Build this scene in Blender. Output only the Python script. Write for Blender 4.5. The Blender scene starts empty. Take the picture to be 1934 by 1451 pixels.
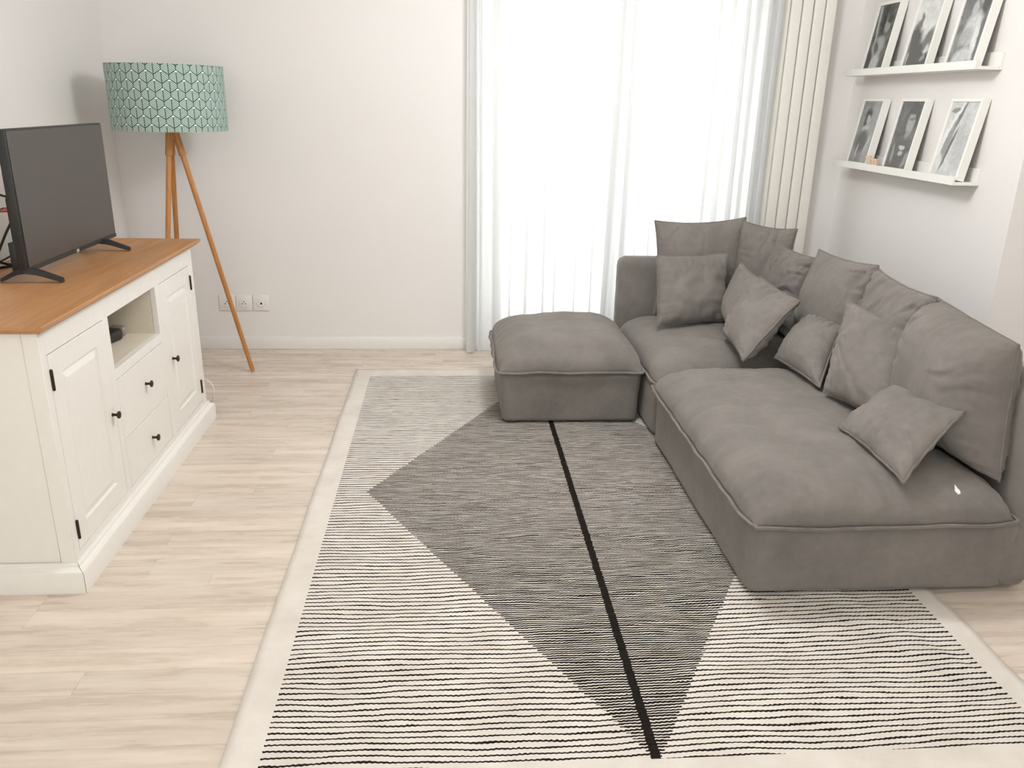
import bpy, bmesh, math, random
import numpy as np
from mathutils import Vector, Matrix, noise

# ------------------------------------------------------------------ camera, world, exposure
scene = bpy.context.scene
col = scene.collection
CAM_H = 1.415
cam_d = bpy.data.cameras.new('camera')
cam_d.sensor_width = 36.0
cam_d.lens = 28.70
cam_d.clip_start = 0.05
cam = bpy.data.objects.new('camera', cam_d)
col.objects.link(cam)
_r = Vector((0.99716702, -0.07198114, 0.02183234))
_u = Vector((0.00303284, 0.3284883, 0.94450317))
_f = Vector((0.07515808, 0.9417612, -0.327776))
cam.matrix_world = Matrix(((_r.x, _u.x, -_f.x, 0.0), (_r.y, _u.y, -_f.y, 0.0), (_r.z, _u.z, -_f.z, CAM_H), (0, 0, 0, 1)))
scene.camera = cam

world = bpy.data.worlds.new('overcast_sky')
scene.world = world
world.use_nodes = True
_bg = world.node_tree.nodes['Background']
_bg.inputs['Color'].default_value = (1.0, 0.995, 0.99, 1)
_bg.inputs['Strength'].default_value = 2.6

scene.view_settings.view_transform = 'Standard'
scene.view_settings.look = 'None'
scene.view_settings.exposure = 0.57
scene.view_settings.gamma = 1.0
scene.view_settings.use_curve_mapping = False
scene.cycles.max_bounces = 5
scene.cycles.diffuse_bounces = 4
scene.cycles.glossy_bounces = 3
scene.cycles.transparent_max_bounces = 10
scene.cycles.transmission_bounces = 6
scene.cycles.sample_clamp_indirect = 8.0
scene.cycles.adaptive_threshold = 0.05


# room measures (metres; x right, y into the room, z up)
XL, XR, YB, ZC = -1.79, 2.25, 4.715, 2.55
YRET, XR2, YREAR = 3.17, 2.80, -2.6
W1 = (0.18, 1.70, 0.05, 2.20)                # window in the back wall x0 x1 z0 z1
W2 = (-1.5, 1.6, 0.10, 2.42)                 # glazed terrace front behind the camera

W3 = (-2.1, 0.5, 0.80, 2.35)                 # glazed side front, behind the camera as well



def fill_light(name, x, y_, z, r, power):   # globe fill lights, added out of view to brighten the room
    l = bpy.data.lights.new(name, 'POINT')
    l.shadow_soft_size = r
    l.energy = power
    l.color = (0.965, 0.98, 1.0)
    o = bpy.data.objects.new(name, l)
    o.location = (x, y_, z)
    col.objects.link(o)


FILL_LIGHTS = [(0.50, 2.78, 2.14, 0.20, 44.0), (0.20, -0.20, 2.14, 0.20, 12.0)]
for _x, _y, _z, _s, _p in FILL_LIGHTS:
    fill_light('fill_globe_light', _x, _y, _z, _s, _p)

# ------------------------------------------------------------------ helpers
random.seed(4)


def lin(r, g, b):
    def c(v):
        v /= 255.0
        return v / 12.92 if v <= 0.04045 else ((v + 0.055) / 1.055) ** 2.4
    return (c(r), c(g), c(b), 1.0)


class NT:
    def __init__(self, name):
        self.mat = bpy.data.materials.new(name)
        self.mat.use_nodes = True
        self.t = self.mat.node_tree
        self.b = self.t.nodes['Principled BSDF']
        self.out = self.t.nodes['Material Output']

    def n(self, typ, **kw):
        nd = self.t.nodes.new(typ)
        for k, v in kw.items():
            setattr(nd, k, v)
        return nd

    def l(self, a, b):
        self.t.links.new(a, b)

    def setin(self, sock, v):
        if hasattr(v, 'is_linked') or isinstance(v, bpy.types.NodeSocket):
            self.l(v, sock)
        else:
            sock.default_value = v

    def m(self, op, a, b=0.0, c=0.0):
        nd = self.n('ShaderNodeMath', operation=op)
        self.setin(nd.inputs[0], a)
        self.setin(nd.inputs[1], b)
        if op in ('MULTIPLY_ADD', 'SMOOTH_MIN', 'COMPARE', 'WRAP'):
            self.setin(nd.inputs[2], c)
        return nd.outputs[0]

    def mix(self, f, a, b):
        nd = self.n('ShaderNodeMix', data_type='RGBA')
        self.setin(nd.inputs[0], f)
        self.setin(nd.inputs[6], a)
        self.setin(nd.inputs[7], b)
        return nd.outputs[2]

    def fmix(self, f, a, b):
        nd = self.n('ShaderNodeMix', data_type='FLOAT')
        self.setin(nd.inputs[0], f)
        self.setin(nd.inputs[2], a)
        self.setin(nd.inputs[3], b)
        return nd.outputs[0]

    def coord(self, which='Object'):
        return self.n('ShaderNodeTexCoord').outputs[which]

    def xyz(self, v):
        s = self.n('ShaderNodeSeparateXYZ')
        self.l(v, s.inputs[0])
        return s.outputs

    def comb(self, x=0.0, y=0.0, z=0.0):
        s = self.n('ShaderNodeCombineXYZ')
        for i, v in enumerate((x, y, z)):
            self.setin(s.inputs[i], v)
        return s.outputs[0]

    def noise(self, v, scale, detail=3.0, rough=0.5):
        nd = self.n('ShaderNodeTexNoise')
        self.l(v, nd.inputs['Vector'])
        nd.inputs['Scale'].default_value = scale
        nd.inputs['Detail'].default_value = detail
        nd.inputs['Roughness'].default_value = rough
        return nd.outputs[0]

    def mapping(self, v, scale=(1, 1, 1), loc=None):
        nd = self.n('ShaderNodeMapping')
        self.l(v, nd.inputs['Vector'])
        nd.inputs['Scale'].default_value = scale
        if loc is not None:
            self.setin(nd.inputs['Location'], loc)
        return nd.outputs[0]

    def rng(self, v, a, b, c=0.0, d=1.0):
        nd = self.n('ShaderNodeMapRange')
        self.l(v, nd.inputs[0])
        for i, x in enumerate((a, b, c, d)):
            nd.inputs[1 + i].default_value = x
        return nd.outputs[0]

    def bump(self, h, strength=0.2, dist=0.002):
        nd = self.n('ShaderNodeBump')
        nd.inputs['Strength'].default_value = strength
        nd.inputs['Distance'].default_value = dist
        self.l(h, nd.inputs['Height'])
        self.l(nd.outputs[0], self.b.inputs['Normal'])

    def base(self, c):
        self.setin(self.b.inputs['Base Color'], c)

    def rough(self, v):
        self.setin(self.b.inputs['Roughness'], v)


def plain(name, c, rough=0.5, metal=0.0, spec=0.5, var=0.04, bump=0.0, scale=30.0):
    t = NT(name)
    nz = t.noise(t.coord(), scale, 3)
    f = t.rng(nz, 0.3, 0.7, 0, 1)
    dark = tuple(x * (1 - var * 2) for x in c[:3]) + (1,)
    t.base(t.mix(f, dark, c))
    t.rough(rough)
    t.b.inputs['Metallic'].default_value = metal
    t.b.inputs['Specular IOR Level'].default_value = spec
    if bump:
        t.bump(t.noise(t.coord(), scale * 12, 2), bump, 0.001)
    return t.mat


def link(name, mesh, mat, parent=None, loc=None):
    o = bpy.data.objects.new(name, mesh)
    col.objects.link(o)
    if mat is not None and len(mesh.materials) == 0:
        mesh.materials.append(mat)
    if parent is not None:
        o.parent = parent
    if loc is not None:
        o.location = loc
    return o


def smooth(mesh, on=True):
    mesh.polygons.foreach_set('use_smooth', [on] * len(mesh.polygons))
    mesh.update()


def bm_obj(name, bm, mat, parent=None, loc=None, sm=False, recalc=True):
    if recalc:
        bmesh.ops.recalc_face_normals(bm, faces=bm.faces)
    me = bpy.data.meshes.new(name)
    bm.to_mesh(me)
    bm.free()
    if sm:
        smooth(me)
    return link(name, me, mat, parent, loc)


def autosmooth(o, deg=40):
    smooth(o.data)
    o.data.set_sharp_from_angle(angle=math.radians(deg))
    return o


def box(bm, x0, x1, y0, y1, z0, z1, bev=0.0, seg=2):
    r = bmesh.ops.create_cube(bm, size=1.0)
    vs = r['verts']
    for v in vs:
        v.co = Vector(((x0 + x1) / 2 + v.co.x * (x1 - x0), (y0 + y1) / 2 + v.co.y * (y1 - y0), (z0 + z1) / 2 + v.co.z * (z1 - z0)))
    if bev > 0:
        es = list({e for v in vs for e in v.link_edges})
        bmesh.ops.bevel(bm, geom=es, offset=bev, segments=seg, profile=0.5, affect='EDGES')
    return vs


def boxobj(name, x0, x1, y0, y1, z0, z1, mat, parent=None, bev=0.0, seg=2, loc=None):
    bm = bmesh.new()
    box(bm, x0, x1, y0, y1, z0, z1, bev, seg)
    o = bm_obj(name, bm, mat, parent, loc)
    if bev:
        autosmooth(o)
    return o


def tube_bm(bm, pts, r, seg=8, closed=False, radii=None, cap=True):
    pts = [Vector(p) for p in pts]
    n = len(pts)
    t0 = (pts[1] - pts[0]).normalized()
    a = Vector((0, 0, 1)) if abs(t0.z) < 0.9 else Vector((1, 0, 0))
    nx = t0.cross(a).normalized()
    rings = []
    for i in range(n):
        if closed:
            t = (pts[(i + 1) % n] - pts[i - 1])
        else:
            t = pts[min(i + 1, n - 1)] - pts[max(i - 1, 0)]
        t = t.normalized() if t.length > 1e-9 else t0
        nx = (nx - t * nx.dot(t))
        nx = nx.normalized() if nx.length > 1e-6 else t.orthogonal().normalized()
        ny = t.cross(nx)
        rr = radii[i] if radii else r
        rings.append([bm.verts.new(pts[i] + (nx * math.cos(2 * math.pi * k / seg) + ny * math.sin(2 * math.pi * k / seg)) * rr) for k in range(seg)])
    for i in range(n if closed else n - 1):
        A, B = rings[i], rings[(i + 1) % n]
        if closed and i == n - 1:                       # best rotation where the ring closes
            k0 = min(range(seg), key=lambda q: (B[q].co - A[0].co).length)
            B = B[k0:] + B[:k0]
        for k in range(seg):
            bm.faces.new((A[k], A[(k + 1) % seg], B[(k + 1) % seg], B[k]))
    if not closed and cap:
        bm.faces.new(rings[0][::-1])
        bm.faces.new(rings[-1])


def tube(name, pts, r, mat, parent=None, seg=8, closed=False, radii=None, loc=None):
    bm = bmesh.new()
    tube_bm(bm, pts, r, seg, closed, radii)
    return autosmooth(bm_obj(name, bm, mat, parent, loc), 50)


def spline(ctrl, n=10):
    P = [Vector(c) for c in ctrl]
    P = [P[0] * 2 - P[1]] + P + [P[-1] * 2 - P[-2]]
    out = []
    for i in range(1, len(P) - 2):
        for k in range(n):
            t = k / n
            out.append(0.5 * ((2 * P[i]) + (P[i + 1] - P[i - 1]) * t + (2 * P[i - 1] - 5 * P[i] + 4 * P[i + 1] - P[i + 2]) * t * t + (3 * P[i] - P[i - 1] - 3 * P[i + 1] + P[i + 2]) * t ** 3))
    out.append(P[-2])
    return out


def lathe(bm, prof, c=(0, 0, 0), axis='z', seg=20):
    c = Vector(c)
    rings = []
    for r, h in prof:
        ring = []
        for k in range(seg):
            a = 2 * math.pi * k / seg
            p = Vector((r * math.cos(a), r * math.sin(a), h))
            if axis == 'x':
                p = Vector((p.z, p.x, p.y))
            elif axis == 'y':
                p = Vector((p.y, p.z, p.x))
            ring.append(bm.verts.new(c + p))
        rings.append(ring)
    for A, B in zip(rings, rings[1:]):
        for k in range(seg):
            bm.faces.new((A[k], A[(k + 1) % seg], B[(k + 1) % seg], B[k]))
    bm.faces.new(rings[0][::-1])
    bm.faces.new(rings[-1])


def empty(name, loc, label=None, cat=None, group=None):
    o = bpy.data.objects.new(name, None)
    o.empty_display_size = 0.1
    o.location = loc
    col.objects.link(o)
    tag(o, label, cat, group)
    return o


def tag(o, label=None, cat=None, group=None, kind=None):
    if label:
        o['label'] = label
    if cat:
        o['category'] = cat
    if group:
        o['group'] = group
    if kind:
        o['kind'] = kind
    return o


def struct(o):
    o['kind'] = 'structure'
    return o


# ------------------------------------------------------------------ materials
def wall_paint(name, c):
    t = NT(name)
    v = t.coord()
    t.base(t.mix(t.rng(t.noise(v, 1.3, 2), 0.3, 0.7), tuple(x * 0.975 for x in c[:3]) + (1,), c))
    t.rough(0.75)
    t.b.inputs['Specular IOR Level'].default_value = 0.25
    t.bump(t.noise(v, 220, 1, 0.6), 0.12, 0.002)
    return t.mat


M = {}
M['wall'] = wall_paint('white_wall_paint', lin(236, 232, 229))
M['shaded_wall'] = wall_paint('shaded_beige_wall', lin(212, 202, 186))  # dimmer light on the return wall, put into a darker beige colour
M['ceiling'] = wall_paint('ceiling_paint', lin(240, 238, 234))
M['skirting'] = plain('white_skirting', lin(238, 235, 231), 0.4, var=0.01)
M['upvc'] = plain('white_window_frame', lin(240, 240, 240), 0.3, var=0.01)
M['lacquer'] = plain('white_cabinet_lacquer', lin(238, 234, 227), 0.38, var=0.012, bump=0.02)
M['niche'] = plain('cream_cabinet_inside', lin(226, 216, 198), 0.5, var=0.02)
M['bronze'] = plain('dark_bronze', lin(74, 60, 48), 0.35, 0.9, var=0.15)
M['black_plastic'] = plain('black_plastic', lin(26, 25, 24), 0.42, var=0.08)
M['dark_side'] = plain('dark_grey_plastic', lin(44, 43, 41), 0.5, var=0.1)
M['screen'] = plain('matte_screen', lin(76, 70, 65), 0.42, var=0.03, scale=6)  # reflection of the bright room put into this grey; the panel is darker
M['logo'] = plain('silver_logo', lin(235, 228, 220), 0.4)
M['cable_black'] = plain('black_cable', lin(20, 19, 18), 0.5)
M['cable_white'] = plain('white_cable', lin(232, 228, 220), 0.45)
M['red_plug'] = plain('red_plug', lin(190, 92, 70), 0.5)
M['shelf_white'] = plain('white_shelf', lin(240, 238, 232), 0.45, var=0.01)
M['frame_back'] = plain('brown_hardboard', lin(120, 112, 100), 0.8, var=0.1)
M['radiator'] = plain('white_radiator_enamel', lin(238, 234, 226), 0.35, var=0.01)
M['socket'] = plain('white_socket_plastic', lin(238, 234, 228), 0.3, var=0.01)
M['hole'] = plain('dark_socket_hole', lin(40, 34, 30), 0.7)
M['hinge'] = M['bronze']
M['foot'] = plain('black_foot', lin(18, 17, 16), 0.6)
M['grey_gadget'] = plain('silver_glint_plastic', lin(168, 162, 152), 0.35, 0.3, var=0.15, scale=60)
M['scrap'] = plain('white_paper_scrap', lin(245, 242, 238), 0.8)


def wood(name, c1, c2, scale=6.0, axis=1, rough=0.5, stretch=12.0):
    t = NT(name)
    v = t.coord()
    sc = [stretch, stretch, stretch]
    sc[axis] = 1.0
    m = t.mapping(v, tuple(sc))
    a = t.noise(m, scale, 5, 0.6)
    b = t.noise(m, scale * 5, 3, 0.6)
    f = t.m('ADD', t.m('MULTIPLY', a, 0.7), t.m('MULTIPLY', b, 0.3))
    t.base(t.mix(t.rng(f, 0.32, 0.68), c1, c2))
    t.rough(rough)
    t.bump(b, 0.08, 0.001)
    return t.mat


M['oak_top'] = wood('oak_countertop', lin(168, 118, 72), lin(192, 141, 93), 3.0, 1, 0.42)
M['beech'] = wood('beech_leg', lin(176, 112, 55), lin(206, 146, 84), 5.0, 2, 0.45)
M['toy_wood'] = wood('toy_wood', lin(214, 178, 142), lin(240, 222, 198), 60.0, 2, 0.6, 3)


def floor_wood():
    t = NT('whitewashed_oak_plank')
    v = t.coord()
    rnd = t.n('ShaderNodeObjectInfo').outputs['Random']
    off = t.m('MULTIPLY', rnd, 37.0)
    m = t.mapping(v, (1.0, 9.0, 1.0), t.comb(off, off, 0.0))
    a = t.noise(m, 2.2, 5, 0.62)
    g = t.noise(t.mapping(v, (1.5, 60.0, 1.0), t.comb(off, off, 0.0)), 4.0, 4, 0.6)
    c = t.mix(t.rng(a, 0.36, 0.62), lin(203, 187, 171), lin(225, 211, 197))
    c = t.mix(t.rng(g, 0.55, 0.75, 0, 0.30), c, lin(186, 167, 148))
    # occasional darker streak and knots
    k = t.noise(t.mapping(v, (1.2, 14.0, 1.0), t.comb(t.m('ADD', off, 11.3), off, 0.0)), 3.0, 2, 0.5)
    c = t.mix(t.rng(k, 0.66, 0.76, 0, 0.55), c, lin(168, 146, 126))
    tint = t.rng(rnd, 0, 1, 0.93, 1.05)
    mul = t.n('ShaderNodeMix', data_type='RGBA', blend_type='MULTIPLY')
    mul.inputs[0].default_value = 1.0
    t.l(c, mul.inputs[6])
    cc = t.n('ShaderNodeCombineColor')
    t.l(tint, cc.inputs[0]); t.l(tint, cc.inputs[1]); t.l(tint, cc.inputs[2])
    t.l(cc.outputs[0], mul.inputs[7])
    t.base(mul.outputs[2])
    t.rough(t.rng(a, 0.3, 0.7, 0.22, 0.36))
    t.b.inputs['Specular IOR Level'].default_value = 0.4
    t.bump(g, 0.06, 0.001)
    return t.mat


M['floor'] = floor_wood()
M['subfloor'] = plain('subfloor', lin(196, 176, 154), 0.6)


def fabric(name, c_dark, c_light):
    t = NT(name)
    v = t.coord()
    a = t.noise(v, 5.0, 5, 0.62)
    b = t.noise(v, 38.0, 4, 0.65)
    f = t.m('ADD', t.m('MULTIPLY', a, 0.72), t.m('MULTIPLY', b, 0.28))
    t.base(t.mix(t.rng(f, 0.36, 0.64), c_dark, c_light))
    t.rough(0.92)
    t.b.inputs['Specular IOR Level'].default_value = 0.15
    t.b.inputs['Sheen Weight'].default_value = 0.25
    t.b.inputs['Sheen Roughness'].default_value = 0.5
    t.b.inputs['Sheen Tint'].default_value = lin(205, 198, 190)
    wv = t.noise(v, 900.0, 0, 0.7)
    wr = t.noise(v, 26.0, 3, 0.6)
    t.bump(t.m('ADD', t.m('MULTIPLY', wv, 0.25), wr), 0.22, 0.004)
    return t.mat


M['fabric'] = fabric('grey_velour', lin(113, 108, 103), lin(130, 124, 119))
M['fabric_seam'] = fabric('grey_velour_seam', lin(105, 100, 96), lin(129, 123, 118))


def sheer(name, transp=0.07, c=(0.93, 0.93, 0.93, 1)):
    t = NT(name)
    tr = t.n('ShaderNodeBsdfTransparent')
    tl = t.n('ShaderNodeBsdfTranslucent')
    tl.inputs[0].default_value = c
    df = t.n('ShaderNodeBsdfDiffuse')
    df.inputs[0].default_value = c
    mx = t.n('ShaderNodeMixShader')
    mx.inputs[0].default_value = 0.40
    t.l(tl.outputs[0], mx.inputs[1])
    t.l(df.outputs[0], mx.inputs[2])
    m2 = t.n('ShaderNodeMixShader')
    v = t.coord()
    w = t.noise(t.mapping(v, (300, 300, 20)), 3.0, 2, 0.6)
    t.l(t.rng(w, 0.3, 0.7, 1 - transp - 0.03, 1 - transp + 0.03), m2.inputs[0])
    t.l(tr.outputs[0], m2.inputs[1])
    t.l(mx.outputs[0], m2.inputs[2])
    t.l(m2.outputs[0], t.out.inputs[0])
    return t.mat


M['sheer'] = sheer('white_sheer_voile')


def pane_glass():
    t = NT('window_glass')
    tr = t.n('ShaderNodeBsdfTransparent')
    tr.inputs[0].default_value = (0.95, 0.97, 0.96, 1)
    gl = t.n('ShaderNodeBsdfGlossy')
    gl.inputs['Roughness'].default_value = 0.02
    mx = t.n('ShaderNodeMixShader')
    mx.inputs[0].default_value = 0.05
    t.l(tr.outputs[0], mx.inputs[1])
    t.l(gl.outputs[0], mx.inputs[2])
    t.l(mx.outputs[0], t.out.inputs[0])
    return t.mat


M['glass'] = pane_glass()


def shade_fabric(radius, cells, pitch):
    """isometric cube print: chevrons under small white rhombs"""
    t = NT('mint_cube_print_fabric')
    x, y, z = t.xyz(t.coord())
    ang = t.m('ARCTAN2', y, x)
    u = t.m('MULTIPLY', ang, cells / (2 * math.pi))
    v = t.m('DIVIDE', z, pitch)
    s = 1.12

    def cell(du, dv):
        xa = t.m('ABSOLUTE', t.m('SUBTRACT', t.m('FLOORED_MODULO', t.m('ADD', u, du), 1.0), 0.5))
        q = t.m('ADD', t.m('ADD', v, dv), t.m('MULTIPLY', t.m('SUBTRACT', 0.5, xa), s))
        return xa, t.m('FLOORED_MODULO', q, 2.0)
    xa, ta = cell(50.0, 40.0)
    xb, tb = cell(50.5, 41.0)
    roof = t.m('SUBTRACT', 1 + 0.5 * s, t.m('MULTIPLY', xa, 2 * s))
    inA = t.m('LESS_THAN', ta, roof)
    X = t.fmix(inA, xb, xa)
    T = t.fmix(inA, tb, ta)
    top = 1 + 0.5 * s
    dia = t.m('GREATER_THAN', T, top - 0.30)
    stripe = t.m('LESS_THAN', t.m('FLOORED_MODULO', T, 0.182), 0.074)
    spine = t.m('LESS_THAN', X, 0.026)
    side = t.m('GREATER_THAN', X, 0.474)
    rf = t.m('SUBTRACT', t.m('SUBTRACT', top, t.m('MULTIPLY', X, 2 * s)), T)
    roofl = t.m('LESS_THAN', rf, 0.05)
    line = t.m('MAXIMUM', t.m('MAXIMUM', stripe, spine), t.m('MAXIMUM', side, roofl))
    c = t.mix(line, lin(208, 228, 218), lin(40, 74, 64))
    c = t.mix(t.m('MULTIPLY', dia, t.m('GREATER_THAN', rf, 0.05)), c, lin(226, 240, 232))
    t.base(c)
    t.rough(0.85)
    t.b.inputs['Specular IOR Level'].default_value = 0.2
    return t.mat


def rug_mat(xc, yc, hw, hh, lx, ux, ly, uy):
    t = NT('woven_wool_rug')
    o = t.coord()
    x, y, z = t.xyz(o)
    n1 = t.noise(t.mapping(o, (0.9, 2.2, 1)), 2.0, 2, 0.5)
    n2 = t.noise(t.mapping(o, (3.0, 9.0, 1)), 4.0, 2, 0.5)
    wob = t.m('ADD', t.m('MULTIPLY', t.m('SUBTRACT', n1, 0.5), 0.05), t.m('MULTIPLY', t.m('SUBTRACT', n2, 0.5), 0.010))
    saw = t.m('PINGPONG', x, 0.0065)
    yy = t.m('ADD', t.m('ADD', y, wob), t.m('MULTIPLY', saw, 0.28))
    n3 = t.noise(t.mapping(o, (9.0, 160.0, 1)), 2.0, 3, 0.6)
    n4 = t.noise(t.mapping(o, (3.0, 60.0, 1)), 2.0, 2, 0.6)
    P = 0.0196
    s_out = t.m('FLOORED_MODULO', t.m('ADD', yy, 20.0), P)
    s_in = t.m('FLOORED_MODULO', t.m('ADD', yy, 20.0), P / 2)
    w_out = t.m('MULTIPLY', t.rng(n3, 0.25, 0.75, 0.20, 0.34), P)
    w_in = t.m('MULTIPLY', t.rng(n4, 0.3, 0.7, 0.50, 0.76), P / 2)
    L_out = t.m('LESS_THAN', s_out, w_out)
    L_in = t.m('LESS_THAN', s_in, w_in)
    # lozenge, its edge stepped by the weft rows
    yq = t.m('MULTIPLY', t.m('FLOOR', t.m('DIVIDE', y, P)), P)
    dx = t.m('DIVIDE', t.m('ABSOLUTE', t.m('SUBTRACT', x, xc)), hw)
    dy = t.m('DIVIDE', t.m('ABSOLUTE', t.m('SUBTRACT', yq, yc)), hh)
    ind = t.m('LESS_THAN', t.m('ADD', dx, dy), 1.0)
    L = t.fmix(ind, L_out, L_in)
    nl = t.noise(t.mapping(o, (1, 6.0, 1)), 14.0, 3, 0.6)
    cl = t.m('LESS_THAN', t.m('ABSOLUTE', t.m('SUBTRACT', x, t.m('ADD', xc - 0.003, t.m('MULTIPLY', t.m('SUBTRACT', nl, 0.5), 0.012)))), 0.0115)
    L = t.m('MAXIMUM', L, cl)
    inside = t.m('MULTIPLY', t.m('MULTIPLY', t.m('GREATER_THAN', x, lx), t.m('LESS_THAN', x, ux)), t.m('MULTIPLY', t.m('GREATER_THAN', y, ly), t.m('LESS_THAN', y, uy)))
    L = t.m('MULTIPLY', L, inside)
    nb = t.noise(o, 7.0, 4, 0.6)
    cream = t.mix(t.rng(nb, 0.3, 0.7), lin(214, 205, 195), lin(228, 221, 212))
    blk = t.mix(t.rng(n3, 0.3, 0.8), lin(22, 19, 17), lin(44, 38, 34))
    t.base(t.mix(L, cream, blk))
    t.rough(0.95)
    t.b.inputs['Specular IOR Level'].default_value = 0.1
    fib = t.noise(t.mapping(o, (1.0, 3.0, 1)), 260, 1, 0.7)
    t.bump(fib, 0.35, 0.003)
    return t.mat


# ------------------------------------------------------------------ the setting
bm = bmesh.new()
box(bm, XL - 0.2, XR2 + 0.2, YREAR - 0.2, YB + 0.3, -0.15, -0.012)
floor = struct(bm_obj('floor', bm, M['subfloor']))
# planks run across the room; laid over the whole floor
PW = 0.0905
plank_mesh = {}


def plank_me(L, w=PW):
    k = (round(L, 2), round(w, 4))
    if k not in plank_mesh:
        b = bmesh.new()
        g = 0.0002
        vs = box(b, g, L - g, g, w - g, -0.012, 0.0)
        top = [e for e in b.edges if all(v.co.z > -0.001 for v in e.verts)]
        bmesh.ops.bevel(b, geom=top, offset=0.0006, segments=1, affect='EDGES')
        bmesh.ops.recalc_face_normals(b, faces=b.faces)
        me = bpy.data.meshes.new('plank')
        b.to_mesh(me)
        b.free()
        me.materials.append(M['floor'])
        plank_mesh[k] = me
    return plank_mesh[k]


y = YB - PW
row = 0
rs = random.Random(11)
while y > 1.05:
    xr = XR if y > YRET - 0.1 else 2.6
    x = XL
    first = True
    while x < xr - 0.001:
        L = rs.choice([0.35, 0.6, 0.85, 1.05]) if first else rs.choice([0.95, 1.1, 1.25, 1.4])
        first = False
        if xr - (x + L) < 0.3:
            L = xr - x
        L = round(L, 2) if x + L < xr else xr - x
        under_rug = (-0.45 < x and x + L < 1.45 and 1.45 < y < 4.15)
        if not under_rug:
            p = bpy.data.objects.new('plank', plank_me(L))
            col.objects.link(p)
            p.parent = floor
            p.location = (x, y, 0)
        else:                                     # wholly under the rug: plain filler in the same wood
            p = bpy.data.objects.new('plank', plank_me(L))
            col.objects.link(p)
            p.parent = floor
            p.location = (x, y, 0)
        x += L
    y -= PW
    row += 1
yplank = y + PW
bm = bmesh.new()
box(bm, XL, XR2, YREAR, yplank, -0.012, 0.0)
box(bm, 2.6, XR2, yplank, YRET, -0.012, 0.0)
bm_obj('floor_area', bm, M['floor'], floor)


def wall_hole(name, axis_y, x0, x1, z0, z1, hole, thick, mat, side=1):
    b = bmesh.new()
    hx0, hx1, hz0, hz1 = hole
    ya, yb = (axis_y, axis_y + thick) if side > 0 else (axis_y - thick, axis_y)
    box(b, x0, hx0, ya, yb, z0, z1)
    box(b, hx1, x1, ya, yb, z0, z1)
    box(b, hx0, hx1, ya, yb, hz1, z1)
    box(b, hx0, hx1, ya, yb, z0, hz0)
    return struct(bm_obj(name, b, mat))


wall_hole('wall_back', YB, XL - 0.2, XR + 0.2, 0, ZC, W1, 0.3, M['wall'])
wall_hole('wall_rear', YREAR, XL - 0.2, XR2 + 0.2, 0, ZC, W2, 0.3, M['wall'], -1)
bm = bmesh.new()
box(bm, XL - 0.2, XL, YREAR, W3[0], 0, ZC)
box(bm, XL - 0.2, XL, W3[1], YB, 0, ZC)
box(bm, XL - 0.2, XL, W3[0], W3[1], 0, W3[2])
box(bm, XL - 0.2, XL, W3[0], W3[1], W3[3], ZC)
struct(bm_obj('wall_left', bm, M['wall']))
struct(boxobj('wall_right', XR, XR + 0.2, YRET + 0.0, YB, 0, ZC, M['wall']))
struct(boxobj('wall_return', XR + 0.012, XR2 + 0.2, YRET + 0.004, YRET + 0.2, 0, ZC, M['shaded_wall']))
struct(boxobj('wall_side', XR2, XR2 + 0.2, YREAR, YRET + 0.2, 0, ZC, M['wall']))
ceil = struct(boxobj('ceiling', XL - 0.2, XR2 + 0.2, YREAR - 0.3, YB + 0.3, ZC, ZC + 0.15, M['ceiling']))
for _x, _y, _z, _s, _p in FILL_LIGHTS:                # added cord and cap for each unseen fill globe
    bm = bmesh.new()
    lathe(bm, [(0.05, ZC - 0.03), (0.055, ZC - 0.025), (0.055, ZC)], (_x, _y, 0), 'z', 24)
    lathe(bm, [(0.004, _z + _s), (0.004, ZC - 0.03)], (_x, _y, 0), 'z', 8)
    autosmooth(bm_obj('fill_light_cord', bm, M['upvc'], ceil))
struct(boxobj('baseboard_back', XL, W1[0] - 0.02, YB - 0.012, YB, 0, 0.075, M['skirting'], bev=0.003))
struct(boxobj('baseboard_left', XL, XL + 0.012, W3[1] + 0.02, YB - 0.012, 0, 0.075, M['skirting'], bev=0.003))
struct(boxobj('baseboard_right', XR - 0.012, XR, YRET, YB, 0, 0.075, M['skirting'], bev=0.003))


def window(name, hole, yc, nx, sill_y=None):
    x0, x1, z0, z1 = hole
    root = bpy.data.objects.new(name, None)
    col.objects.link(root)
    root.location = ((x0 + x1) / 2, yc, z0)
    struct(root)
    ox, oy, oz = root.location
    b = bmesh.new()
    fr = 0.06
    box(b, x0 - ox, x1 - ox, -0.035, 0.035, 0, fr)
    box(b, x0 - ox, x1 - ox, -0.035, 0.035, z1 - z0 - fr, z1 - z0)
    box(b, x0 - ox, x0 - ox + fr, -0.035, 0.035, fr, z1 - z0 - fr)
    box(b, x1 - ox - fr, x1 - ox, -0.035, 0.035, fr, z1 - z0 - fr)
    bm_obj('window_frame', b, M['upvc'], root)
    w = (x1 - x0 - 2 * fr) / nx
    for i in range(nx):
        a = x0 - ox + fr + i * w
        b = bmesh.new()
        s = 0.07
        for q in ((a, a + w, 0.06, 0.06 + s), (a, a + w, z1 - z0 - fr - s, z1 - z0 - fr), (a, a + s, fr + s, z1 - z0 - fr - s), (a + w - s, a + w, fr + s, z1 - z0 - fr - s)):
            box(b, q[0], q[1], -0.03, 0.045, q[2], q[3])
        sash = bm_obj('sash', b, M['upvc'], root)
        boxobj('pane', a + s, a + w - s, 0.0, 0.008, fr + s, z1 - z0 - fr - s, M['glass'], sash)
    return root


w3 = window('window_3', W3, 0.0, 3)
w3.location = (XL - 0.1, (W3[0] + W3[1]) / 2, W3[2])
w3.rotation_euler = (0, 0, math.pi / 2)
window('window_1', W1, YB + 0.14, 2)
window('window_2', W2, YREAR - 0.14, 3)

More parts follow.
